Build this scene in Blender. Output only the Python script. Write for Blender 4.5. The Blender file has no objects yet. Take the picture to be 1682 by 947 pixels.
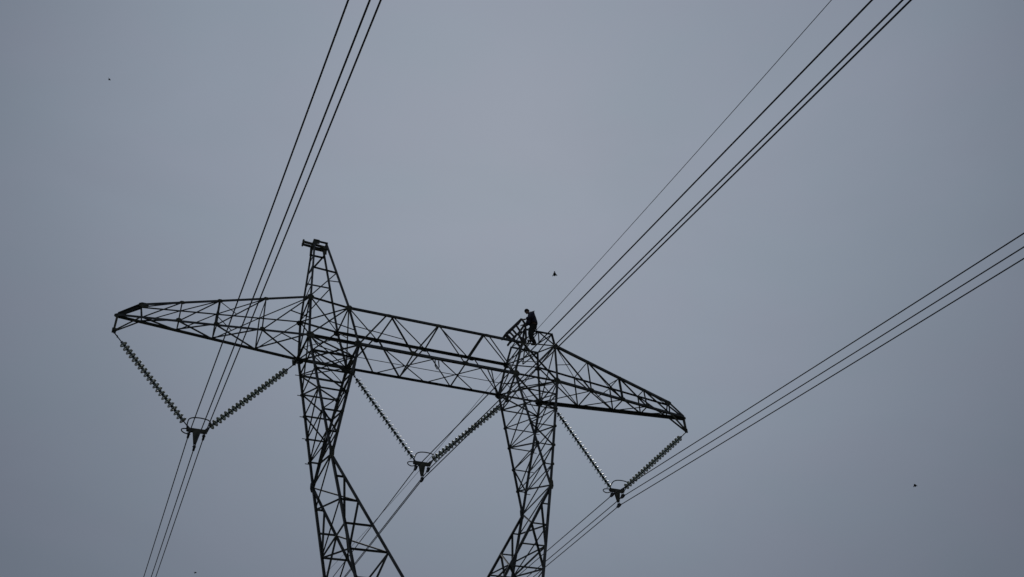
import bpy, bmesh, math, random
from mathutils import Vector, Matrix
random.seed(7)
S = bpy.context.scene
COL = S.collection
Z0 = 22.2                      # height of the bridge beam's bottom chords above the ground

# ------------------------------------------------------------------ camera
cd = bpy.data.cameras.new('camera'); cam = bpy.data.objects.new('camera', cd); COL.objects.link(cam)
YAW, PIT, ROL = 0.46223, 0.67483, -0.08386
def set_cam():
    f = Vector((math.sin(YAW)*math.cos(PIT), math.cos(YAW)*math.cos(PIT), math.sin(PIT)))
    r = Vector((math.cos(YAW), -math.sin(YAW), 0)); u = r.cross(f)
    r2 = r*math.cos(ROL)+u*math.sin(ROL); u2 = -r*math.sin(ROL)+u*math.cos(ROL)
    m = Matrix((r2, u2, -f)).transposed().to_4x4()
    m.translation = Vector((-10.503, -28.768, Z0-20.534)); cam.matrix_world = m
    cd.sensor_width = 36; cd.sensor_fit = 'HORIZONTAL'; cd.lens = 36*1516.55/1682
    cd.clip_start = .1; cd.clip_end = 3000
set_cam(); S.camera = cam

# ------------------------------------------------------------------ overcast sky and the veiled sun
SKYDIR = Vector((0.3065, 0.5928, 0.7447)).normalized()      # bright centre of the falloff painted into the sky; sun aimed from it
az = math.atan2(SKYDIR.x, SKYDIR.y); el = math.asin(SKYDIR.z)
W = bpy.data.worlds.new('World'); S.world = W; W.use_nodes = True
nt = W.node_tree; nt.nodes.clear(); N = nt.nodes.new; LK = nt.links.new
sky = N('ShaderNodeTexSky'); sky.sky_type = 'NISHITA'; sky.sun_disc = False
sky.sun_elevation = el; sky.sun_rotation = az; sky.air_density = 1.5; sky.dust_density = 2
tc = N('ShaderNodeTexCoord')
dot = N('ShaderNodeVectorMath'); dot.operation = 'DOT_PRODUCT'; dot.inputs[1].default_value = SKYDIR
LK(tc.outputs['Generated'], dot.inputs[0])
ramp = N('ShaderNodeValToRGB'); LK(dot.outputs['Value'], ramp.inputs[0])
cr = ramp.color_ramp; cr.interpolation = 'B_SPLINE'
STOPS = [(0.0, (.078, .092, .122)), (.62, (.098, .114, .148)), (.80, (.138, .160, .205)), (.88, (.190, .221, .276)), (.945, (.244, .282, .346)), (1.0, (.268, .310, .380))]  # darkening away from SKYDIR: mostly lens vignetting put into the sky colour
cr.elements[0].position = STOPS[0][0]; cr.elements[0].color = (*STOPS[0][1], 1)
cr.elements[1].position = 1.0; cr.elements[1].color = (*STOPS[-1][1], 1)
for p, c in STOPS[1:-1]:
    e = cr.elements.new(p); e.color = (*c, 1)
noi = N('ShaderNodeTexNoise'); noi.inputs['Scale'].default_value = 2.4; noi.inputs['Detail'].default_value = 7; noi.inputs['Roughness'].default_value = .5; noi.inputs['Distortion'].default_value = .6
mp = N('ShaderNodeMapping'); mp.inputs['Scale'].default_value = (1, 1.4, 2.2); mp.inputs['Rotation'].default_value = (.3, .2, .5)
LK(tc.outputs['Generated'], mp.inputs[0]); LK(mp.outputs[0], noi.inputs['Vector'])
mr = N('ShaderNodeMapRange'); mr.inputs[1].default_value = .3; mr.inputs[2].default_value = .7; mr.inputs[3].default_value = .968; mr.inputs[4].default_value = 1.032
LK(noi.outputs['Fac'], mr.inputs[0])
tn = N('ShaderNodeTexNoise'); tn.inputs['Scale'].default_value = 5.5; tn.inputs['Detail'].default_value = 3
LK(mp.outputs[0], tn.inputs['Vector'])
tint = N('ShaderNodeMix'); tint.data_type = 'RGBA'; tint.inputs[6].default_value = (.988, 1.004, 1.0, 1); tint.inputs[7].default_value = (1.012, .997, 1.004, 1)
tm = N('ShaderNodeMapRange'); tm.inputs[1].default_value = .38; tm.inputs[2].default_value = .62; LK(tn.outputs['Fac'], tm.inputs[0]); LK(tm.outputs[0], tint.inputs[0])
tmul = N('ShaderNodeVectorMath'); tmul.operation = 'MULTIPLY'; LK(ramp.outputs[0], tmul.inputs[0]); LK(tint.outputs[2], tmul.inputs[1])
cl = N('ShaderNodeVectorMath'); cl.operation = 'SCALE'; LK(tmul.outputs[0], cl.inputs[0]); LK(mr.outputs[0], cl.inputs['Scale'])
up = N('ShaderNodeVectorMath'); up.operation = 'SCALE'; up.inputs['Scale'].default_value = 10.0; LK(cl.outputs[0], up.inputs[0])
mix = N('ShaderNodeMix'); mix.data_type = 'RGBA'; mix.inputs[0].default_value = .985
LK(sky.outputs[0], mix.inputs[6]); LK(up.outputs[0], mix.inputs[7])
bg = N('ShaderNodeBackground'); bg.inputs['Strength'].default_value = .1; LK(mix.outputs[2], bg.inputs['Color'])
wo = N('ShaderNodeOutputWorld'); LK(bg.outputs[0], wo.inputs[0])
sd = bpy.data.lights.new('sun', 'SUN'); sd.energy = .5; sd.angle = math.radians(22); sd.color = (1, .96, .9)
so = bpy.data.objects.new('sun', sd); COL.objects.link(so); so.rotation_euler = (-SKYDIR).to_track_quat('-Z', 'Y').to_euler()
S.view_settings.view_transform = 'Standard'; S.view_settings.look = 'None'; S.view_settings.gamma = 1
S.view_settings.use_curve_mapping = False; S.view_settings.exposure = 0
S.render.engine = 'CYCLES'; S.render.resolution_x = 1024; S.render.resolution_y = 577
S.cycles.max_bounces = 6

# ------------------------------------------------------------------ materials
def mat(name, c1, c2=None, rough=.6, metal=0., scale=6., trans=0., bump=0., fine=60.):
    m = bpy.data.materials.new(name); m.use_nodes = True; t = m.node_tree; b = t.nodes['Principled BSDF']
    b.inputs['Roughness'].default_value = rough; b.inputs['Metallic'].default_value = metal
    b.inputs['Transmission Weight'].default_value = trans
    co = t.nodes.new('ShaderNodeTexCoord')
    n = t.nodes.new('ShaderNodeTexNoise'); n.inputs['Scale'].default_value = scale; n.inputs['Detail'].default_value = 6
    t.links.new(co.outputs['Object'], n.inputs['Vector'])
    r = t.nodes.new('ShaderNodeValToRGB'); r.color_ramp.elements[0].position = .35; r.color_ramp.elements[1].position = .68
    r.color_ramp.elements[0].color = (*c1, 1); r.color_ramp.elements[1].color = (*(c2 or c1), 1)
    t.links.new(n.outputs['Fac'], r.inputs[0]); t.links.new(r.outputs[0], b.inputs['Base Color'])
    if bump:
        n2 = t.nodes.new('ShaderNodeTexNoise'); n2.inputs['Scale'].default_value = fine
        t.links.new(co.outputs['Object'], n2.inputs['Vector'])
        bp = t.nodes.new('ShaderNodeBump'); bp.inputs['Strength'].default_value = bump; bp.inputs['Distance'].default_value = .02
        t.links.new(n2.outputs['Fac'], bp.inputs['Height']); t.links.new(bp.outputs[0], b.inputs['Normal'])
    return m
M = dict(
    steel=mat('weathered_steel', (.045, .050, .044), (.150, .152, .130), .62, .2, 2.6, bump=.2),
    chord=mat('weathered_chord_steel', (.045, .048, .046), (.140, .145, .135), .6, .2, 2.2, bump=.2),
    plate=mat('plate_steel', (.050, .056, .040), (.170, .160, .110), .65, .15, 4, bump=.2),
    rusty=mat('bent_steel', (.060, .050, .045), (.100, .092, .085), .7, .2, 5, bump=.3),
    wire=mat('aged_conductor', (.050, .052, .058), (.085, .088, .095), .55, .4, 4),
    fitting=mat('forged_fitting', (.040, .043, .045), (.075, .078, .078), .55, .4, 8),
    glass=mat('green_glass', (.34, .50, .40), (.46, .62, .52), .30, 0, 3, trans=.88),
    skin=mat('skin', (.36, .22, .16), (.42, .26, .19), .55, 0, 8),
    jacket=mat('dark_jacket', (.025, .025, .050), (.075, .065, .095), .85, 0, 9, bump=.4, fine=25),
    trousers=mat('dark_trousers', (.018, .022, .018), (.034, .038, .030), .9, 0, 9, bump=.4, fine=25),
    boot=mat('boot_leather', (.012, .011, .010), (.025, .022, .02), .6, 0, 9),
    cap=mat('knit_cap', (.012, .013, .016), (.025, .026, .03), .95, 0, 40, bump=.5, fine=200),
    eye=mat('eye', (.02, .02, .02), (.03, .03, .03), .2),
    ground=mat('winter_grass', (.035, .040, .020), (.100, .090, .055), .95, 0, .35, bump=.6, fine=4),
    concrete=mat('concrete', (.24, .23, .21), (.34, .33, .31), .9, 0, 4, bump=.4, fine=30),
    bird=mat('bird_feathers', (.012, .012, .014), (.03, .03, .032), .8, 0, 20),
)

# ------------------------------------------------------------------ helpers
def V(*a): return Vector(a)
def link(name, bm, m, parent=None, loc=None, smooth=False):
    me = bpy.data.meshes.new(name); bm.normal_update(); bm.to_mesh(me); bm.free()
    if smooth:
        for p in me.polygons: p.use_smooth = True
    for x in (m if isinstance(m, (list, tuple)) else [m]): me.materials.append(x)
    o = bpy.data.objects.new(name, me); COL.objects.link(o)
    if parent: o.parent = parent
    if loc is not None: o.location = loc
    return o
def empty(name, loc=(0, 0, 0)):
    o = bpy.data.objects.new(name, None); o.empty_display_size = .3; COL.objects.link(o); o.location = loc; return o
def tag(o, label, cat, group=None, kind=None):
    if label: o['label'] = label
    if cat: o['category'] = cat
    if group: o['group'] = group
    if kind: o['kind'] = kind
    return o
def prism(bm, prof, a, b, ex, ey):
    """sweep a closed 2-D profile from a to b (ex, ey: its axes)"""
    va = [bm.verts.new(a+ex*x+ey*y) for x, y in prof]; vb = [bm.verts.new(b+ex*x+ey*y) for x, y in prof]
    n = len(prof)
    for i in range(n): bm.faces.new((va[i], va[(i+1) % n], vb[(i+1) % n], vb[i]))
    bm.faces.new(va[::-1]); bm.faces.new(vb)
def ell(bm, a, b, w, n1, t=None, flip=1):
    """rolled steel angle from a to b; n1: direction the first flange leans to"""
    a = Vector(a); b = Vector(b); d = (b-a).normalized(); t = t or max(.008, w*.11)
    e1 = Vector(n1); e1 = (e1-d*e1.dot(d))
    if e1.length < 1e-4: e1 = d.orthogonal()
    e1.normalize(); e2 = d.cross(e1)*flip
    prof = [(0, 0), (w, 0), (w, t), (t, t), (t, w), (0, w)]
    c = -w*.32
    prism(bm, [(x+c, y+c) for x, y in prof], a, b, e1, e2)
def rod(bm, a, b, r, n=8):
    a = Vector(a); b = Vector(b); d = (b-a).normalized(); e1 = d.orthogonal().normalized(); e2 = d.cross(e1)
    prism(bm, [(r*math.cos(k*2*math.pi/n), r*math.sin(k*2*math.pi/n)) for k in range(n)], a, b, e1, e2)
def tube(bm, pts, r, n=8, closed=False):
    pts = [Vector(p) for p in pts]; rings = []; m = len(pts); prev = None
    for i, p in enumerate(pts):
        if closed: d = pts[(i+1) % m]-pts[i-1]
        else: d = pts[min(i+1, m-1)]-pts[max(i-1, 0)]
        d.normalize()
        e1 = (prev-d*prev.dot(d)).normalized() if prev else d.orthogonal().normalized()
        prev = e1; e2 = d.cross(e1)
        rr = r[i] if isinstance(r, list) else r
        rings.append([bm.verts.new(p+e1*rr*math.cos(k*2*math.pi/n)+e2*rr*math.sin(k*2*math.pi/n)) for k in range(n)])
    for i in range(m if closed else m-1):
        A = rings[i]; B = rings[(i+1) % m]
        for k in range(n): bm.faces.new((A[k], A[(k+1) % n], B[(k+1) % n], B[k]))
    if not closed: bm.faces.new(rings[0][::-1]); bm.faces.new(rings[-1])
def lathe(bm, prof, n=20, axis_o=V(0, 0, 0)):
    rings = [[bm.verts.new(axis_o+V(r*math.cos(k*2*math.pi/n), r*math.sin(k*2*math.pi/n), z)) for k in range(n)] for r, z in prof]
    for A, B in zip(rings, rings[1:]):
        for k in range(n): bm.faces.new((A[k], A[(k+1) % n], B[(k+1) % n], B[k]))
    bm.faces.new(rings[0][::-1]); bm.faces.new(rings[-1])
def plate(bm, pts, nrm, t=.014):
    nrm = Vector(nrm).normalized(); pts = [Vector(p) for p in pts]
    va = [bm.verts.new(p-nrm*t/2) for p in pts]; vb = [bm.verts.new(p+nrm*t/2) for p in pts]; n = len(pts)
    bm.faces.new(va[::-1]); bm.faces.new(vb)
    for i in range(n): bm.faces.new((va[i], va[(i+1) % n], vb[(i+1) % n], vb[i]))
def gusset(center, ax, up_, w, h, parent, nbolt=4):
    """bolted gusset plate: chamfered plate plus bolt heads, one mesh"""
    bm = bmesh.new(); ax = Vector(ax).normalized(); up_ = Vector(up_); up_ = (up_-ax*up_.dot(ax)).normalized(); n = ax.cross(up_)
    c = Vector(center); k = .28
    o = [(-w/2, -h/2+h*k), (-w/2+w*k, -h/2), (w/2-w*k, -h/2), (w/2, -h/2+h*k), (w/2, h/2-h*k), (w/2-w*k, h/2), (-w/2+w*k, h/2), (-w/2, h/2-h*k)]
    plate(bm, [c+ax*x+up_*y for x, y in o], n)
    for i in range(nbolt):
        a = i*2*math.pi/nbolt+.5; q = c+ax*w*.28*math.cos(a)+up_*h*.28*math.sin(a)
        rod(bm, q-n*.03, q+n*.03, .018, 6)
    return link('gusset_plate', bm, M['plate'], parent)

def L(z): return z+Z0
X_, Y_, Z_ = V(1, 0, 0), V(0, 1, 0), V(0, 0, 1)

# tower dimensions (metres; z from the beam's bottom chord)
xib, xob, xit, xot = 3.234, 5.13, 3.686, 5.197
hi, ho, yb, yt = 1.612, 1.783, .851, .846
xT, zT, xK, zK, yK = 11.69, -.08, 11.02, .515, .085
xk, zk, yk = 4.106, -5.029, 1.276
zw, yw, xow = -11.738, 1.758, 2.675
px1, px2, pz, py = 4.648, 5.122, 5.196, .228

# ------------------------------------------------------------------ ground
bm = bmesh.new(); R = 1500
n = 60
g = [[None]*(n+1) for _ in range(n+1)]
for i in range(n+1):
    for j in range(n+1):
        x = (i/n*2-1); y = (j/n*2-1); x = math.copysign(abs(x)**2.2, x)*R; y = math.copysign(abs(y)**2.2, y)*R
        d = math.hypot(x, y); h = 0 if d < 45 else (math.sin(x*.011+1)+math.sin(y*.009))*min(1, (d-45)/300)*6-(6 if d > 345 else (d-45)/50)
        g[i][j] = bm.verts.new((x, y, h*.5 if d >= 45 else 0))
for i in range(n):
    for j in range(n): bm.faces.new((g[i][j], g[i+1][j], g[i+1][j+1], g[i][j+1]))
o = link('ground', bm, M['ground'], smooth=True); o['kind'] = 'structure'

# ------------------------------------------------------------------ the tower
tower = tag(empty('transmission_tower', (0, 0, 0)), 'dark steel lattice transmission tower with two columns, a wide bridge beam and pointed crossarms', 'pylon')
WC, WB = .098, .050       # widths of main and bracing angles

def chord(a, b, w, parent, sx=1, sy=1):
    bm = bmesh.new(); a = Vector(a); b = Vector(b); ell(bm, a, b, w, V(-sx, 0, 0) if abs((b-a).normalized().x) < .8 else V(0, -sy, 0), flip=1)
    # splice plates and bolt rows along the member
    d = (b-a); ln = d.length; d.normalize(); k = max(1, int(ln/2.6))
    for i in range(1, k+1):
        c = a+d*ln*i/(k+1); rod(bm, c-V(0, .5, .5).normalized()*w*.55, c+V(0, .5, .5).normalized()*w*.55, .014, 6)
    return link('chord', bm, M['chord'], parent)
def lerp(a, b, t): return Vector(a)*(1-t)+Vector(b)*t

COLN = [0, .135, .29, .46, .64, .815, 1]
def column(sx):
    P = {}
    for f, sy in (('F', -1), ('B', 1)):
        P['o'+f] = lambda t, sy=sy: lerp((sx*xob, sy*yb, L(0)), (sx*xk, sy*yk, L(zk)), t)
        P['i'+f] = lambda t, sy=sy: lerp((sx*xib, sy*yb, L(0)), (sx*xk, sy*yk, L(zk)), t)
    T = {'oF': V(sx*xot, -yt, L(ho)), 'iF': V(sx*xit, -yt, L(hi)), 'oB': V(sx*xot, yt, L(ho)), 'iB': V(sx*xit, yt, L(hi))}
    bm = bmesh.new()
    # ---- head of the column, inside the depth of the beam
    B0 = {k: P[k](0) for k in P}
    for f, n_ in (('F', -Y_), ('B', Y_)):
        ell(bm, T['i'+f], B0['o'+f], WB*1.15, n_)
        mid = lerp(T['i'+f], B0['o'+f], .5); ell(bm, T['o'+f], mid, WB*.75, n_)
        ell(bm, mid, lerp(T['i'+f], B0['i'+f], .62), WB*.6, n_)
        ell(bm, T['o'+f], T['i'+f], WB*1.2, n_); ell(bm, B0['o'+f], B0['i'+f], WC, n_)
    for s_ in 'oi':
        ell(bm, T[s_+'F'], B0[s_+'B'], WB, V(sx, 0, 0)); ell(bm, T[s_+'F'], T[s_+'B'], WB*1.2, V(sx, 0, 0)); ell(bm, B0[s_+'F'], B0[s_+'B'], WB*1.3, V(sx, 0, 0))
        if s_ == 'i': ell(bm, T['iB'], lerp(T['iF'], B0['iB'], .5), WB*.7, V(sx, 0, 0))
    ell(bm, T['oF'], T['iB'], WB*.8, Z_); ell(bm, T['iF'], T['oB'], WB*.8, Z_)
    ell(bm, B0['oF'], B0['iB'], WB, Z_); ell(bm, B0['iF']+V(0, 0, -.05), B0['oB']+V(0, 0, -.05), WB, Z_)
    mids = [lerp(B0['oF'], B0['iF'], .5), lerp(B0['iF'], B0['iB'], .5), lerp(B0['oB'], B0['iB'], .5), lerp(B0['oF'], B0['oB'], .5)]
    for a, b in zip(mids, mids[1:]+mids[:1]): ell(bm, a, b, WB*.6, Z_)
    # ---- stations below the beam
    st = COLN
    for j, t in enumerate(st[1:-1], 1):
        w = WB*(1.25 if j == 1 else 1.0)
        for f, n_ in (('F', -Y_), ('B', Y_)): ell(bm, P['o'+f](t), P['i'+f](t), w, n_)
        for s_ in 'oi': ell(bm, P[s_+'F'](t), P[s_+'B'](t), w*.95, V(sx, 0, 0))
        if j == 1: ell(bm, P['oF'](t), P['iB'](t), WB*.7, Z_); ell(bm, P['iF'](t)+V(0, 0, .04), P['oB'](t)+V(0, 0, .04), WB*.7, Z_)
    for a, b in ((0, 1), (1, 2), (2, 3), (3, 4), (4, 5)):
        for f, n_ in (('F', -Y_), ('B', Y_)):
            up_in = (a % 2 == 0) if f == 'B' else (a % 2 == 1)
            if a in (1, 2): up_in = False
            p, q = ('i', 'o') if up_in else ('o', 'i')
            ell(bm, P[p+f](st[a]), P[q+f](st[b]), WB*.9, n_)
    for a, b in ((0, 2), (3, 4), (4, 5), (5, 6)):
        ell(bm, P['oF'](st[a]), P['oB'](st[b]), WB, V(sx, 0, 0))
    for a, b in ((0, 1), (1, 2), (2, 3), (3, 4), (4, 5), (5, 6)):
        p, q = ('F', 'B') if a % 2 == 0 else ('B', 'F')
        ell(bm, P['i'+p](st[a]), P['i'+q](st[b]), WB, V(sx, 0, 0))
    ell(bm, P['oB'](st[2]), P['oF'](st[3]), WB*.9, V(sx, 0, 0))
    ell(bm, P['oF'](1), P['oB'](1), WB*1.2, V(sx, 0, 0))
    part = link('column', bm, M['steel'], tower)
    for k in P:
        sy = -1 if k[1] == 'F' else 1
        chord(T[k], P[k](0), WC, part, sx, sy); chord(P[k](0), P[k](1), WC*1.08, part, sx, sy)
    for f, sy in (('F', -1), ('B', 1)):
        gusset(B0['o'+f]+V(-sx*.04, sy*.05, -.02), X_, Z_, .30 if sy < 0 else .34, .30, part, 6)
        gusset(B0['i'+f]+V(sx*.03, sy*.05, -.02), X_, Z_, .28 if sy < 0 else .36, .30, part, 6)
        gusset(T['i'+f]+V(0, sy*.05, -.03), X_, Z_, .26, .24, part); gusset(T['o'+f]+V(0, sy*.05, -.03), X_, Z_, .26, .24, part)
        gusset(P['o'+f](1)+V(0, sy*.05, .06), X_, Z_, .17, .46, part, 6)
        for t in st[2:6:1]:
            for s_ in 'oi': gusset(P[s_+f](t)+V(0, sy*.05, 0), X_, Z_, .13, .13, part, 3)
    return P, T
COLS = {s: column(s) for s in (-1, 1)}

# ---- a few climbing bolts left on one leg of each column
for s in (-1, 1):
    P, T = COLS[s]
    for t in (.135, .30, .47, .64, .83):
        bm = bmesh.new(); p = P['oB'](t); rod(bm, p, p+V(s*.19, 0, 0), .016, 6); link('step_bolt', bm, M['fitting'], tower)

# ---- bridge beam between the columns
A = lambda x: V(x, -yt, L(hi)); B = lambda x: V(x, yt, L(hi)); C = lambda x: V(x, -yb, L(0)); D = lambda x: V(x, yb, L(0))
bm = bmesh.new()
for top, bot, n_ in ((A, C, -Y_), (B, D, Y_)):
    for s in (-1, 1):
        ell(bm, bot(s*xib), top(s*2.18), WB*1.1, n_); ell(bm, top(s*1.98), bot(s*1.08), WB*1.1, n_); ell(bm, bot(s*1.08), top(s*.04), WB*1.1, n_)
XA = [-xit, -1.9, 0, 1.9, xit]; XB = [-xit, -2.05, 0, 1.9, xit]
for i in range(4): ell(bm, A(XA[i]), B(XB[i+1]), WB, Z_)
for i in range(1, 4): ell(bm, A(XA[i]), B(XB[i]), WB*.95, Z_)
XC = [-xib, -2.25, 0, 2.0, xib]; XD = [-xib, -2.17, -.03, 2.09, xib]
for i in range(4):
    ell(bm, C(XC[i]), D(XD[i+1]), WB*.95, Z_)
for i in (1, 2): ell(bm, D(XD[i])+V(0, 0, -.04), C(XC[i+1]-.2)+V(0, 0, -.04), WB*.9, Z_)
ell(bm, D(XD[1])+V(0, 0, .04), C(XC[0]+.05)+V(0, 0, .04), WB*.8, Z_); ell(bm, D(xib-.1)+V(0, 0, -.04), C(2.2)+V(0, 0, -.04), WB*.8, Z_)
# thin secondary members seen inside the box
ell(bm, lerp(A(-xit), C(-xib), .5), lerp(A(-1.98), C(-1.2), .62), WB*.5, -Y_)
MD = [lerp(C(x), D(x), .5) for x in (-xib, -1.08, 1.08, xib)]
for a, b in zip(MD, MD[1:]): ell(bm, a, b, WB*.55, Z_)
for x in (-1.08, 1.08): ell(bm, C(x), D(x), WB*.85, Z_)
beam = link('bridge_beam', bm, M['steel'], tower)
chord(A(-xit), A(xit), WC*.85, beam, 1, -1); chord(B(-xit), B(xit), WC*1.0, beam, 1, 1)
chord(C(-xib), C(xib), WC*1.0, beam, 1, -1); chord(D(-xib), D(xib), WC*.8, beam, 1, 1)
for x in (-2.08, 0, 2.08):
    gusset(A(x)+V(0, -.045, -.03), X_, Z_, .26, .15, beam); gusset(B(x)+V(0, .045, -.03), X_, Z_, .24, .14, beam)
for x in (-1.08, 1.08):
    gusset(C(x)+V(0, -.045, .03), X_, Z_, .24, .15, beam); gusset(D(x)+V(0, .045, .03), X_, Z_, .22, .13, beam)
# a short loose hook plate dangling under the front bottom chord
bm = bmesh.new(); tube(bm, [C(-.18)+V(0, 0, -.06), C(-.18)+V(0, 0, -.36), C(-.1)+V(0, 0, -.5), C(-.02)+V(0, 0, -.38), C(-.04)+V(0, 0, -.1)], .022, 6)
link('hook', bm, M['fitting'], beam)

# ---- crossarms
def arm(sx):
    bm = bmesh.new(); tip = V(sx*xT, 0, L(zT))
    o = {'TF': V(sx*xot, -yt, L(ho)), 'TB': V(sx*xot, yt, L(ho)), 'BF': V(sx*xob, -yb, L(0)), 'BB': V(sx*xob, yb, L(0))}
    e = {'TF': V(sx*xK, -yK, L(zK)), 'TB': V(sx*xK, yK, L(zK)), 'BF': tip+V(0, -.05, 0), 'BB': tip+V(0, .05, 0)}
    def p(k, x):
        a, b = o[k], e[k]; return lerp(a, b, (x-abs(a.x))/(abs(b.x)-abs(a.x)))
    xs = [None, 6.8, 8.4, 9.68, 10.9]
    q = lambda k, i: o[k] if i == 0 else p(k, xs[i])
    for f, n_ in (('F', -Y_), ('B', Y_)):
        for i in range(0, 4):
            ell(bm, q('T'+f, i), q('B'+f, i+1), WB*(1.0 if f == 'F' else .85), n_)
        for i in (1, 2, 3, 4):
            ell(bm, q('T'+f, i) if i < 4 else e['T'+f], q('B'+f, i), WB*(1.5 if i == 2 and f == 'F' else .9), n_)
        m = lerp(q('T'+f, 0), q('B'+f, 1), .42); ell(bm, m, lerp(q('T'+f, 0), q('B'+f, 0), .55), WB*.65, n_)
        m = lerp(q('T'+f, 1), q('B'+f, 2), .6); ell(bm, m, q('T'+f, 2)+V(0, 0, -.03), WB*.65, n_)
    for i in range(0, 4):
        ell(bm, q('BB', i), q('BF', i+1), WB*.9, Z_); ell(bm, q('BF', i)+V(0, 0, .05), q('BB', i+1)+V(0, 0, .05), WB*.8, Z_)
        ell(bm, q('TF', i), q('TB', i+1) if i < 3 else e['TB'], WB*.6, Z_)
    for i in (1, 2, 3): ell(bm, q('BF', i), q('BB', i), WB*.8, Z_); ell(bm, q('TF', i), q('TB', i), WB*.6, Z_)
    a = link('crossarm', bm, M['steel'], tower)
    chord(o['TF'], e['TF'], WC*1.0, a, sx, -1); chord(o['TB'], e['TB'], WC*.62, a, sx, 1)
    chord(o['BF'], e['BF'], WC*.95, a, sx, -1); chord(o['BB'], e['BB'], WC*1.3, a, sx, 1)
    chord(e['TF'], tip+V(0, -.04, .05), WC*1.0, a, sx, -1); chord(e['TB'], tip+V(0, .04, .05), WC*.9, a, sx, 1)
    gusset(tip+V(-sx*.05, 0, 0), X_, Z_, .34, .2, a); gusset(e['TF']+V(-sx*.08, -.03, -.02), X_, Z_, .34, .2, a)
    for i in (1, 2, 3):
        gusset(q('BF', i)+V(0, -.05, .03), X_, Z_, .2, .14, a, 3); gusset(q('TF', i)+V(0, -.05, -.03), X_, Z_, .2, .14, a, 3)
    # hanger under the tip
    bm = bmesh.new(); hb = tip+V(0, 0, -.665)
    for s in (-1, 1): ell(bm, tip+V(0, s*.05, -.03), hb+V(0, s*.03, 0), .07, V(sx, 0, 0)); ell(bm, p('BF' if s < 0 else 'BB', 10.95), hb+V(0, s*.03, 0), .055, Y_)
    plate(bm, [hb+V(-.08, 0, .12), hb+V(.08, 0, .12), hb+V(.07, 0, -.08), hb+V(-.07, 0, -.08)], Y_, .03)
    link('hanger_bracket', bm, M['plate'], tower)
    return hb+V(0, 0, -.05)
HANG = {('T', s): arm(s) for s in (-1, 1)}
for s in (-1, 1):
    for nm, xa, xh in (('i', xib, 3.178), ('o', xob, 5.418 if s < 0 else 5.36)):
        hb = V(s*xh, 0, L(-.78 if nm == 'i' else -.80)); bm = bmesh.new()
        for sy in (-1, 1): ell(bm, V(s*xa, sy*yb, L(-.05)), hb+V(0, sy*.03, .05), .07, X_)
        plate(bm, [hb+V(-.09, 0, .14), hb+V(.09, 0, .14), hb+V(.06, 0, -.07), hb+V(-.06, 0, -.07)], Y_, .03)
        link('hanger_bracket', bm, M['plate'], tower); HANG[(nm, s)] = hb+V(0, 0, -.04)

# ---- earth wire peaks
def leg_at(s, io, fb, z):
    a = {'o': V(s*xot, 0, ho), 'i': V(s*xit, 0, hi)}[io]; a.y = -yt if fb == 'F' else yt
    b = V(s*(px2 if io == 'o' else px1), -py if fb == 'F' else py, pz)
    t = (z-a.z)/(b.z-a.z); r = lerp(a, b, t); r.z += Z0; return r
bm = bmesh.new(); s = -1
ell(bm, leg_at(s, 'o', 'F', 3.55), leg_at(s, 'i', 'F', 3.5), WB*1.1, -Y_); ell(bm, leg_at(s, 'o', 'B', 3.5), leg_at(s, 'i', 'B', 3.5), WB*.9, Y_)
ell(bm, leg_at(s, 'i', 'F', 3.48), leg_at(s, 'o', 'F', 1.85), WB*.9, -Y_); ell(bm, leg_at(s, 'i', 'B', 3.48), leg_at(s, 'o', 'B', 1.85), WB*.9, Y_)
ell(bm, leg_at(s, 'i', 'B', 3.83), leg_at(s, 'i', 'F', 2.98), WB*.8, X_)
ell(bm, leg_at(s, 'i', 'B', 4.95), leg_at(s, 'o', 'B', 3.95), WB*1.5, Y_)
for z in (2.5, 3.1, 3.7, 4.3): ell(bm, leg_at(s, 'o', 'F', z), leg_at(s, 'o', 'B', z+.12), WB*.7, X_)
peak = link('earthwire_peak', bm, M['steel'], tower)
for io in 'oi':
    for f in 'FB': chord(leg_at(s, io, f, ho if io == 'o' else hi), leg_at(s, io, f, pz), WC*.72, peak, s, -1 if f == 'F' else 1)
bm = bmesh.new()   # head frame of the peak with its short outward bracket
for z in (pz-.02, pz-.38):
    for f, y in (('F', -.26), ('B', .26)): ell(bm, V(-px2-.06, y, L(z)), V(-px1+.06, y, L(z)), .06, -Y_)
    for x in (-px2-.04, -px1+.04): ell(bm, V(x, -.27, L(z)), V(x, .27, L(z)), .055, X_)
for x in (-px2-.04, -px1+.04):
    for y in (-.26, .26): ell(bm, V(x, y, L(pz-.4)), V(x, y, L(pz+.02)), .05, X_)
plate(bm, [V(-px1+.06, -.24, L(pz)), V(-px1-.10, -.24, L(pz-.25)), V(-px1-.06, -.24, L(pz-.6)), V(-px1+.06, -.24, L(pz-.62))], Y_, .02)
plate(bm, [V(-px2-.05, -.28, L(pz+.05)), V(-px2+.2, -.28, L(pz+.05)), V(-px2+.2, -.28, L(pz-.16)), V(-px2-.05, -.28, L(pz-.2))], Y_, .02)
link('head_frame', bm, M['plate'], peak)
bm = bmesh.new(); y0 = -.05
for y in (-.12, .05):
    ell(bm, V(-px1, y, L(pz-.14)), V(-px2-.44, y, L(pz-.08)), .075, Z_)
plate(bm, [V(-px2-.46, -.1, L(pz+.02)), V(-px2-.39, -.1, L(pz+.01)), V(-px2-.39, -.1, L(pz-.14)), V(-px2-.46, -.1, L(pz-.16))], Y_, .12)
rod(bm, V(-px2-.44, -.03, L(pz-.1)), V(-px2-.44, -.03, L(pz-.25)), .035)
link('outrigger_bracket', bm, M['plate'], peak)

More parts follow.
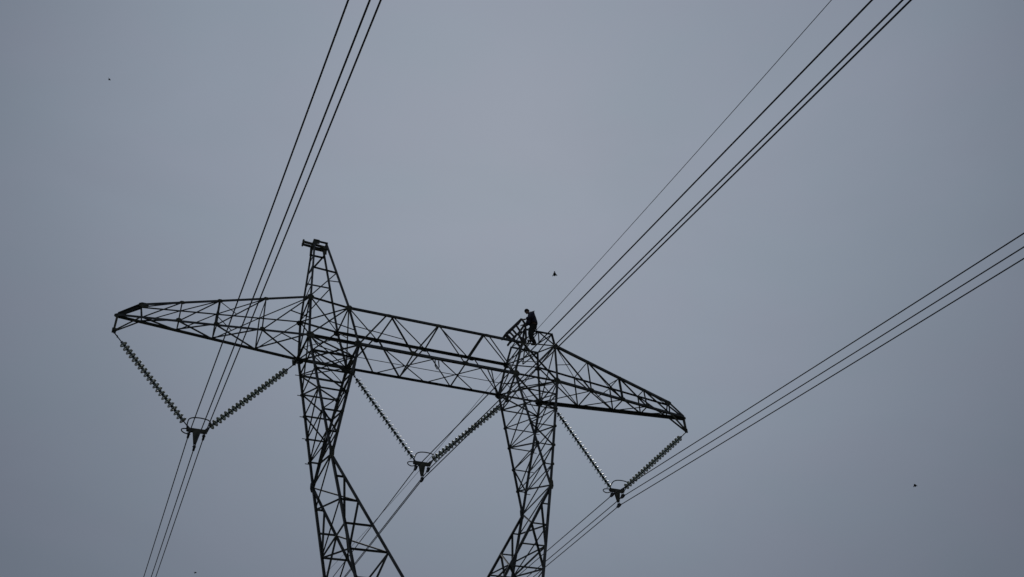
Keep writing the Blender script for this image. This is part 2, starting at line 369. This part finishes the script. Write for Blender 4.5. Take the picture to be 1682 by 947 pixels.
# right column: only the stub of the peak still stands
s = 1; ZS = 2.47; bm = bmesh.new()
for f, n_ in (('F', -Y_), ('B', Y_)):
    ell(bm, leg_at(s, 'i', f, ZS), leg_at(s, 'o', f, ZS), WB*1.2, n_)
    a1 = lerp(leg_at(s, 'i', f, 1.75), leg_at(s, 'o', f, 1.8), .5); b1 = lerp(leg_at(s, 'i', f, ZS), leg_at(s, 'o', f, ZS), .5)
    ell(bm, a1, b1, WB*1.1, n_); ell(bm, a1, leg_at(s, 'o', f, ZS), WB*.8, n_); ell(bm, b1, leg_at(s, 'o', f, 1.82), WB*.8, n_)
    ell(bm, leg_at(s, 'i', f, 1.8), b1, WB*.8, n_)
for io in 'oi':
    ell(bm, leg_at(s, io, 'F', ZS), leg_at(s, io, 'B', ZS), WB*1.1, X_); ell(bm, leg_at(s, io, 'F', 1.8), leg_at(s, io, 'B', ZS), WB*.8, X_)
ell(bm, lerp(leg_at(s, 'i', 'F', ZS), leg_at(s, 'o', 'F', ZS), .5), lerp(leg_at(s, 'i', 'B', ZS), leg_at(s, 'o', 'B', ZS), .5), WB, X_)
stub = link('peak_stub', bm, M['steel'], tower)
for io in 'oi':
    for f in 'FB': chord(leg_at(s, io, f, ho if io == 'o' else hi), leg_at(s, io, f, ZS+.03), WC*.72, stub, s, -1 if f == 'F' else 1)
bm = bmesh.new(); et = V(4.576, 0, L(2.77))
for fb in 'FB':
    ell(bm, lerp(leg_at(s, 'i', fb, ZS), leg_at(s, 'o', fb, ZS), .45), et+V(0, 0, -.1), WB*.9, X_)
plate(bm, [et+V(-.07, 0, -.02), et+V(.07, 0, -.02), et+V(.06, 0, -.2), et+V(-.06, 0, -.2)], Y_, .03)
rod(bm, et+V(0, -.12, 0), et+V(0, .12, 0), .035)
link('earthwire_bracket', bm, M['plate'], stub)

# ---- the fork below the knees and the body down to the ground
def fork(sx):
    O = {}; I = {}
    for f, sy in (('F', -1), ('B', 1)):
        O[f] = lambda t, sy=sy: lerp((sx*xk, sy*yk, L(zk)), (sx*xow, sy*yw, L(zw)), t)
        I[f] = lambda t, sy=sy: lerp((sx*xk, sy*yk, L(zk)), (sx*.12, sy*yw, L(zw)), t)
    bm = bmesh.new(); st = [0, .12, .245, .37, .50, .64, .80, 1]
    for j in range(len(st)-1):
        a, b = st[j], st[j+1]
        for f, n_ in (('F', -Y_), ('B', Y_)):
            ell(bm, O[f](b), I[f](b), WB*1.15, n_)
            if j in (1, 2, 4, 5): ell(bm, I[f](a), O[f](st[min(j+2, 7)]), WB*1.3, n_)
        p, q_ = ('F', 'B') if j % 2 == 0 else ('B', 'F')
        ell(bm, O[p](a), O[q_](b), WB*.95, V(sx, 0, 0))
    for a, b in ((.245, 0), (.5, .245), (.8, .5)):
        ell(bm, I['F'](a), I['B'](b), WB*.95, V(-sx, 0, 0))
    ell(bm, I['F'](.5), I['B'](.5), WB*.95, Z_); ell(bm, O['F'](.37), O['B'](.37), WB*.95, Z_); ell(bm, O['F'](.37), I['B'](.37), WB*.8, Z_)
    part = link('fork_arm', bm, M['steel'], tower)
    for f, sy in (('F', -1), ('B', 1)):
        chord(O[f](0), O[f](1), WC*1.15, part, sx, sy); chord(I[f](0), I[f](1), WC*1.08, part, -sx, sy)
for s in (-1, 1): fork(s)
bm = bmesh.new(); corners = [(-1, -1), (1, -1), (1, 1), (-1, 1)]; xg, yg = 3.6, 3.3
def leg(c, t): return lerp((c[0]*xow, c[1]*yw, L(zw)), (c[0]*xg, c[1]*yg, .35), t)
lv = [0, .26, .58, 1]
for a, b in zip(lv, lv[1:]):
    for c1, c2 in zip(corners, corners[1:]+corners[:1]):
        n_ = V((c1[0]+c2[0])/2, (c1[1]+c2[1])/2, 0)
        ell(bm, leg(c1, a), leg(c2, a), WB*1.2, n_)
        if b < 1: ell(bm, leg(c1, a), leg(c2, b), WB*1.2, n_); ell(bm, leg(c2, a), leg(c1, b), WB*1.2, n_, flip=-1)
        else:
            m = lerp(leg(c1, a), leg(c2, a), .5); ell(bm, m, leg(c1, b), WB*1.2, n_); ell(bm, m, leg(c2, b), WB*1.2, n_)
body = link('tower_body', bm, M['steel'], tower)
for c in corners:
    bm = bmesh.new(); ell(bm, leg(c, 0), leg(c, 1), .18, V(-c[0], 0, 0)); link('leg', bm, M['chord'], body)
    bm = bmesh.new(); p = leg(c, 1)
    lathe(bm, [(.62, -.6), (.62, .12), (.5, .2), (.32, .36), (.3, .4)], 16, V(p.x, p.y, 0)); link('footing', bm, M['concrete'], body)

# ------------------------------------------------------------------ V strings and yokes
bm = bmesh.new()
lathe(bm, [(.018, -.012), (.045, -.036), (.085, -.046), (.118, -.062), (.134, -.084), (.132, -.090), (.114, -.076), (.106, -.090), (.096, -.072), (.080, -.088), (.068, -.068), (.030, -.066)], 24)
DISC = bpy.data.meshes.new('insulator_disc'); bm.to_mesh(DISC); bm.free(); DISC.materials.append(M['glass'])
for p in DISC.polygons: p.use_smooth = True
bm = bmesh.new(); lathe(bm, [(.026, .058), (.042, .046), (.052, .0), (.058, -.038), (.048, -.052), (.012, -.056), (.012, -.125)], 14)
CAP = bpy.data.meshes.new('metal_cap'); bm.to_mesh(CAP); bm.free(); CAP.materials.append(M['fitting'])
PITCH, ND = .176, 21
def string(top, bot, label):
    top = Vector(top); bot = Vector(bot); d = bot-top; ln = d.length
    o = empty('insulator_string', top); o.rotation_mode = 'QUATERNION'; o.rotation_quaternion = d.to_track_quat('-Z', 'Y')
    tag(o, label, 'insulator string', 'glass insulator strings of the three V hangers')
    rest = ln-PITCH*ND; t1 = max(.06, rest*.6)
    bm = bmesh.new()
    for s in (-1, 1): rod(bm, V(s*.022, 0, .02), V(s*.022, 0, -t1*.5), .012, 6)
    rod(bm, V(0, 0, -t1*.42), V(0, 0, -t1+.05), .02, 8)
    for z in (-.02, -t1*.45): rod(bm, V(-.05, 0, z), V(.05, 0, z), .02, 6)
    link('top_link', bm, M['fitting'], o)
    bm = bmesh.new(); z0 = -t1-PITCH*ND; rod(bm, V(0, 0, z0+.06), V(0, 0, -ln+.08), .02, 8)
    for s in (-1, 1): rod(bm, V(0, s*.022, -ln+.14), V(0, s*.022, -ln-.02), .014, 6)
    rod(bm, V(0, -.05, -ln), V(0, .05, -ln), .02, 6)
    link('bottom_link', bm, M['fitting'], o)
    for i in range(ND):
        c = bpy.data.objects.new('insulator_disc', DISC); COL.objects.link(c); c.parent = o; c.location = (0, 0, -t1-.03-PITCH*i)
        c.rotation_euler = (random.uniform(-.03, .03), random.uniform(-.03, .03), 0)
        k = bpy.data.objects.new('metal_cap', CAP); COL.objects.link(k); k.parent = c
    return o
YOKE = {'L': V(-8.42, 0, L(-4.16)), 'M': V(-.2, .7, L(-3.78)), 'R': V(8.28, .9, L(-3.62))}
SP, D1, D2 = .2456, .2282, .6700
pairs = {'L': (('T', -1), ('o', -1)), 'M': (('i', -1), ('i', 1)), 'R': (('o', 1), ('T', 1))}
words = {'L': ('left end glass insulator string sloping down from the left crossarm tip', 'insulator string rising from the left yoke to the left column'),
         'M': ('insulator string sloping down from the left column to the middle yoke', 'insulator string between middle yoke and right column, conductors running across it'),
         'R': ('insulator string sloping down from the right column to the right yoke', 'rightmost glass insulator string, hanging from the right crossarm tip')}
for k in 'LMR':
    y = YOKE[k]
    string(HANG[pairs[k][0]], y+V(-.24, 0, .03), words[k][0]); string(HANG[pairs[k][1]], y+V(.24, 0, .03), words[k][1])

def make_yoke():
    o = empty('yoke_assembly')
    bm = bmesh.new()
    for yy in (-.035, .035):
        plate(bm, [V(-.34, yy, .06), V(.34, yy, .06), V(.34, yy, -.05), V(.125, yy, -.07), V(.045, yy, -.5), V(-.045, yy, -.5), V(-.125, yy, -.07), V(-.34, yy, -.05)], Y_, .016)
    for x in (-.28, -.12, .12, .28): rod(bm, V(x, -.06, 0), V(x, .06, 0), .02, 6)
    rod(bm, V(0, -.06, -.45), V(0, .06, -.45), .02, 6)
    link('yoke_plate', bm, M['plate'], o)
    def sm(pts, k=3):
        for _ in range(k):
            q = [pts[0]]
            for a, b in zip(pts, pts[1:]): q += [lerp(a, b, .25), lerp(a, b, .75)]
            pts = q+[pts[-1]]
        return pts
    bm = bmesh.new(); tube(bm, sm([(-.33, 0, 0), (-.36, -.2, .12), (-.34, -.46, .19), (.0, -.47, .24), (.36, -.44, .20), (.38, -.2, .12), (.33, 0, 0)]), .02, 8)
    link('arcing_horn', bm, M['fitting'], o)
    bm = bmesh.new(); tube(bm, sm([(-.2, 0, .02), (-.36, .05, .06), (-.50, .18, .10), (-.46, .32, .08), (-.3, .34, .02), (-.2, .2, 0), (-.16, .04, -.02)]), .02, 8)
    link('arcing_horn', bm, M['fitting'], o)
    for x, z in ((-SP, -D1), (SP, -D1), (0, -D2)):
        bm = bmesh.new(); top = .18 if z > -.5 else .2
        prof = [(-.17, .02), (-.13, -.03), (-.04, -.05), (.04, -.05), (.13, -.03), (.17, .02), (.10, .04), (.05, .085), (-.05, .085), (-.10, .04)]
        prism(bm, [(a, b) for a, b in prof], V(x-.035, 0, z), V(x+.035, 0, z), Y_, Z_)
        for s in (-1, 1): rod(bm, V(x+s*.03, 0, z+.05), V(x+s*.03, 0, z+top), .013, 6)
        rod(bm, V(x-.06, 0, z+.06), V(x+.06, 0, z+.06), .018, 6)
        for s in (-1, 1): rod(bm, V(x, s*.08, z-.06), V(x, s*.08, z+.09), .016, 6)
        link('suspension_clamp', bm, M['fitting'], o)
    return o
yk0 = make_yoke()
def copy_tree(r):
    c = r.copy(); COL.objects.link(c)
    for ch in list(r.children):
        q = ch.copy(); COL.objects.link(q); q.parent = c
    return c
for i, (k, lab) in enumerate((('L', 'yoke plate with clamps and looped arcing horn below the left crossarm'), ('M', 'yoke plate with clamps and horn hanging in the window between the columns'), ('R', 'yoke plate with clamps and horn below the right crossarm'))):
    o = yk0 if i == 0 else copy_tree(yk0)
    o.location = YOKE[k]; tag(o, lab, 'yoke', 'yokes carrying the conductor bundles')

# ------------------------------------------------------------------ conductors
Q = dict(ax=.007627, bz=-.134978, c=.0001335, ax2=.003907, bz2=.034873, c2=.0001116,
         L=(-.006284, -.007083, -.00364), M=(.001581, .003845, .004937), R=(.003913, .003237, -.001298))
def span(p, dx, bz, c, sy, n=90, end=150):
    out = []
    for i in range(n+1):
        t = end*(i/n)**1.5; e = max(0, t-38)
        out.append(V(p.x+dx*t, p.y+sy*t, p.z+bz*t+c*t*t+.0011*e*e))
    return out
def wire(name, p, near, far, r, label, cat, group):
    a = span(p, near[0], near[1], near[2], -1); b = span(p, far[0], far[1], far[2], 1)
    pts = a[::-1]+b[1:]
    bm = bmesh.new(); tube(bm, [q-p for q in pts], r, 8)
    return tag(link(name, bm, M['wire'], None, p, smooth=True), label, cat, group)
names = {'L': 'left', 'M': 'middle', 'R': 'right'}
for k in 'LMR':
    for x, z, w in ((-SP, -D1, 'left hand wire of the %s bundle, held by the left clamp of its yoke'), (SP, -D1, 'right hand wire of the %s bundle, held by the right clamp of its yoke'), (0, -D2, 'wire held by the lowest clamp of the %s yoke, centre of its bundle')):
        q = Q[k]
        wire('conductor', YOKE[k]+V(x, 0, z), (Q['ax']+q[0], Q['bz']+q[1], Q['c']), (Q['ax2'], Q['bz2']+q[2], Q['c2']), .0175, w % names[k], 'power line', 'conductors in three bundles of three')
wire('earth_wire', et, (Q['ax'], -.11032, .000579), (Q['ax2'], .058032, .001092), .0105, 'single thin wire running up from the broken top of the right column', 'earth wire', None)

# ------------------------------------------------------------------ toppled end of the right peak, a bent ladder of steel
bl = tag(empty('bent_lattice_section', V(3.5, -.6, L(1.75))), 'short bent ladder of lattice steel leaning left from the top of the right column', 'bent steelwork')
og = bl.location.copy()
R1 = [V(2.95, -.85, L(1.90)), V(3.30, -.85, L(2.32)), V(3.74, -.85, L(2.86))]
R2 = [V(3.20, -.85, L(1.66)), V(3.52, -.85, L(2.04)), V(3.88, -.85, L(2.62))]
sh = V(-.02, .42, -.03)
for r_ in (R1, R2, [p+sh for p in R1], [p+sh for p in R2]):
    bm = bmesh.new(); ell(bm, r_[0]-og, r_[1]-og, .065, Y_); ell(bm, r_[1]-og, r_[2]-og, .065, Y_); link('rail', bm, M['rusty'], bl)
for off, tt in ((V(0, 0, 0), (0, .2, .4, 1.0)), (sh, (.3, .95))):
    for t in tt:
        pa = lerp(R1[0], R1[1], t*2) if t < .5 else lerp(R1[1], R1[2], t*2-1); pb = lerp(R2[0], R2[1], t*2) if t < .5 else lerp(R2[1], R2[2], t*2-1)
        bm = bmesh.new(); ell(bm, pa+off-og, pb+off-og, .06, Y_); link('rung', bm, M['rusty'], bl)
for p in (R1[0], R2[0], R1[1], R1[2], R2[2]):
    bm = bmesh.new(); ell(bm, p-og, p+sh-og, .065, Z_); link('tie', bm, M['rusty'], bl)
bm = bmesh.new()
for a, b in ((V(3.20, -.85, L(1.66)), V(3.36, -.85, L(1.60))), (V(3.52, -.85, L(2.04)), V(3.70, -.84, L(1.62))), (V(3.88, -.85, L(2.62)), V(3.86, -.84, L(1.80))), (V(3.50, -.45, L(2.0)), V(3.76, -.5, L(1.62))), (V(3.30, -.85, L(1.8)), V(3.78, -.7, L(2.3)))): ell(bm, a-og, b-og, .07, Y_)
plate(bm, [p-og for p in (V(3.60, -.9, L(1.86)), V(3.84, -.9, L(1.80)), V(3.84, -.9, L(1.62)), V(3.66, -.9, L(1.58)))], Y_, .02)
link('buckled_brace', bm, M['rusty'], bl)

# ------------------------------------------------------------------ the lineman
def skin(name, verts, edges, radii, m, parent, roots=(0,), sub=2, extra=None):
    me = bpy.data.meshes.new(name); me.from_pydata([tuple(v) for v in verts], edges, []); o = bpy.data.objects.new(name, me); COL.objects.link(o)
    md = o.modifiers.new('skin', 'SKIN'); md.use_smooth_shade = True
    for i, r in enumerate(radii):
        r = r if isinstance(r, tuple) else (r, r); me.skin_vertices[0].data[i].radius = r; me.skin_vertices[0].data[i].use_root = i in roots
    ss = o.modifiers.new('sub', 'SUBSURF'); ss.levels = sub; ss.render_levels = sub
    dg = bpy.context.evaluated_depsgraph_get(); ev = o.evaluated_get(dg); bm = bmesh.new(); bm.from_mesh(ev.to_mesh()); ev.to_mesh_clear()
    bpy.data.objects.remove(o); bpy.data.meshes.remove(me)
    if extra: extra(bm)
    return link(name, bm, m, parent, smooth=True)
# local frame: feet at origin, facing +x; the root turns it to face left (-x)
per = empty('person', (4.18, -.80, L(1.70))); per.rotation_euler = (0, 0, math.pi-.12)
tag(per, 'worker in dark jacket and cap standing bent forward on top of the right column', 'person')
J = dict(pel=(-.12, 0, .93), wai=(-.12, 0, 1.12), che=(-.09, 0, 1.40), nk=(.0, 0, 1.58), hd0=(.06, 0, 1.62), hd1=(.12, 0, 1.67))
def body_graph(grow=0., arms=True, legs=True, head=True):
    v = []; e = []; r = []
    def add(p, rad, prev=None):
        v.append(Vector(p)); r.append((rad[0]+grow, rad[1]+grow) if isinstance(rad, tuple) else rad+grow)
        if prev is not None: e.append((prev, len(v)-1))
        return len(v)-1
    q = .82 if head else 1.
    pel = add(J['pel'], (.155*q, .12*q)); wai = add(J['wai'], (.165*q, .14*q), pel); che = add(J['che'], (.20*q, .165*q), wai)
    if head:
        nk = add(J['nk'], .055, che); add(J['hd0'], .06, nk)
    else: k0 = add((-.04, 0, 1.56), .12, che); add((.035, 0, 1.625), .065, k0)
    if arms:
        for s in (-1, 1):
            sh = add((-.06, s*.16, 1.475), .085, che); ar = add((.0, s*.245, 1.35), .062, sh)
            el = add((.07, s*.26, 1.19), .050, ar); wr = add((.27, s*(.19 if s > 0 else .12), 1.10 if s > 0 else 1.02), .030, el)
            if head:
                w = v[wr]; pm = add(w+V(.07, 0, -.02), .034, wr)
                for kf, (dy, ln) in enumerate(((-.03, .07), (-.01, .08), (.01, .076), (.03, .06))):
                    k1 = add(v[pm]+V(.04, dy, -.005), .011, pm); k2 = add(v[k1]+V(ln*.5, 0, -.015), .0095, k1); add(v[k2]+V(ln*.2, 0, -.03), .008, k2)
                t1 = add(v[wr]+V(.035, -s*.035, -.01), .012, wr); add(v[t1]+V(.035, -s*.015, -.02), .009, t1)
    if legs:
        for s, fx, kx in ((-1, -.09, .04), (1, .13, .20)):
            hp = add((-.08, s*.09, .88), .09, pel); kn = add((kx*.6, s*.10, .48), .060, hp); an = add((fx-.05, s*.10, .09), .040, kn)
            if head: add((fx+.10, s*.11, .04), .035, an)
    return v, e, r
def head(bm):
    c = Vector(J['hd1']); rot = Matrix.Rotation(.42, 3, 'Y')
    def blob(off, sc, seg=16):
        q = bmesh.ops.create_uvsphere(bm, u_segments=seg, v_segments=seg//2+2, radius=1)
        for vv in q['verts']:
            p = vv.co.copy(); p = V(p.x*sc[0], p.y*sc[1], p.z*sc[2])+Vector(off)
            if sc[0] > .08 and p.z < 0: p.y *= 1+p.z*2.6; p.x *= 1+p.z*1.0; p.x += -p.z*.12
            vv.co = c+rot@p
    blob((0, 0, 0), (.098, .078, .118), 20)
    blob((.102, 0, -.015), (.020, .014, .026), 10)          # nose
    blob((.086, 0, -.062), (.014, .028, .008), 10)          # mouth
    blob((.070, 0, -.10), (.024, .03, .018), 10)            # chin
    for s in (-1, 1): blob((-.005, s*.078, -.01), (.02, .010, .032), 10); blob((.082, s*.032, .012), (.012, .016, .009), 8)
v, e, r = body_graph(); skin('person_body', v, e, r, M['skin'], per, extra=head)
v, e, r = body_graph(.048, arms=True, legs=False, head=False); skin('jacket', v, e, r, M['jacket'], per)
vt = [V(-.09, 0, .97)]; et_ = []; rt = [(.18, .155)]
for s, fx, kx in ((-1, -.09, .04), (1, .13, .20)):
    b_ = len(vt); vt += [V(-.08, s*.09, .86), V(kx*.6, s*.10, .48), V(fx-.05, s*.10, .10)]; rt += [.135, .108, .088]; et_ += [(0, b_), (b_, b_+1), (b_+1, b_+2)]
skin('trousers', vt, et_, rt, M['trousers'], per)
for s, fx in ((-1, -.09), (1, .13)):
    skin('boot', [V(fx-.06, s*.10, .20), V(fx-.07, s*.10, .06), V(fx+.03, s*.105, .045), V(fx+.14, s*.11, .035)], [(0, 1), (1, 2), (2, 3)], [.055, .055, .048, .040], M['boot'], per)
bm = bmesh.new(); q = bmesh.ops.create_uvsphere(bm, u_segments=20, v_segments=14, radius=1)
rot = Matrix.Rotation(.42, 3, 'Y')
for vv in q['verts']:
    p = vv.co; zz = max(p.z, -.12-.25*min(0, p.x)*-1 if p.x > 0 else -.35); vv.co = Vector(J['hd1'])+rot@V(p.x*.112-.006, p.y*.094, zz*.13+.012)
link('cap', bm, M['cap'], per, smooth=True)
bm = bmesh.new()
for s in (-1, 1):
    q = bmesh.ops.create_uvsphere(bm, u_segments=8, v_segments=6, radius=.009)
    for vv in q['verts']: vv.co = Vector(J['hd1'])+rot@(vv.co+V(.09, s*.032, .010))
link('eyes', bm, M['eye'], per)
bm = bmesh.new()   # harness belt with a pouch
tube(bm, [V(-.10+.155*math.cos(a*math.pi/8), .18*math.sin(a*math.pi/8), 1.03) for a in range(16)], .024, 6, True)
link('harness_belt', bm, M['boot'], per)

# ------------------------------------------------------------------ distant birds
def bird(loc, size, rz, flap, label):
    o = empty('bird', loc); o.rotation_euler = (0, 0, rz); o.scale = (size,)*3; tag(o, label, 'bird', 'small birds in the sky')
    bm = bmesh.new(); pr = [(-.5, .0, .02), (-.42, .0, .08), (-.25, .0, .17), (0, 0, .225), (.22, .01, .19), (.34, .04, .12), (.42, .06, .08), (.50, .055, .045), (.58, .045, .008)]
    tube(bm, [V(a, 0, b) for a, b, _ in pr], [c for _, _, c in pr], 10)
    plate(bm, [V(-.42, -.03, 0), V(-.42, .03, 0), V(-.72, .10, -.01), V(-.74, 0, -.01), V(-.72, -.10, -.01)], Z_, .012)
    link('body', bm, M['bird'], o, smooth=True)
    for s in (-1, 1):
        bm = bmesh.new(); h = flap
        for a, b in (((0, .10, .05), (.0, .24, .05+h*.5)), ((0, .24, .05+h*.5), (-.12, .36, .05+h))):
            y0, y1 = a[1], b[1]
            q = [V(.16+a[0], s*y0, a[2]), V(.14+b[0], s*y1, b[2]), V(-.10+b[0], s*y1, b[2]), V(-.2+a[0], s*y0, a[2])]
            if s < 0: q = q[::-1]
            plate(bm, q, Z_, .02)
        link('wing', bm, M['bird'], o)
def on_ray(px, py, dist):
    m = cam.matrix_world; d = V((px-841)/1516.55, -(py-473.5)/1516.55, -1); return m.translation+(m.to_3x3()@d)*dist
bird(on_ray(911, 450, 95), 0.68, 1.1, -.45, 'dark bird in the open sky straight above the worker')
bird(on_ray(1503, 797, 100), 0.60, .7, -.3, 'small dark bird low in the right of the sky')
bird(on_ray(180, 130, 120), .38, .9, -.3, 'tiny bird in the upper left of the sky, left of all wires')
bird(on_ray(321, 940, 120), .36, .4, -.3, 'tiny bird at the bottom edge of the sky, beside the left bundle')
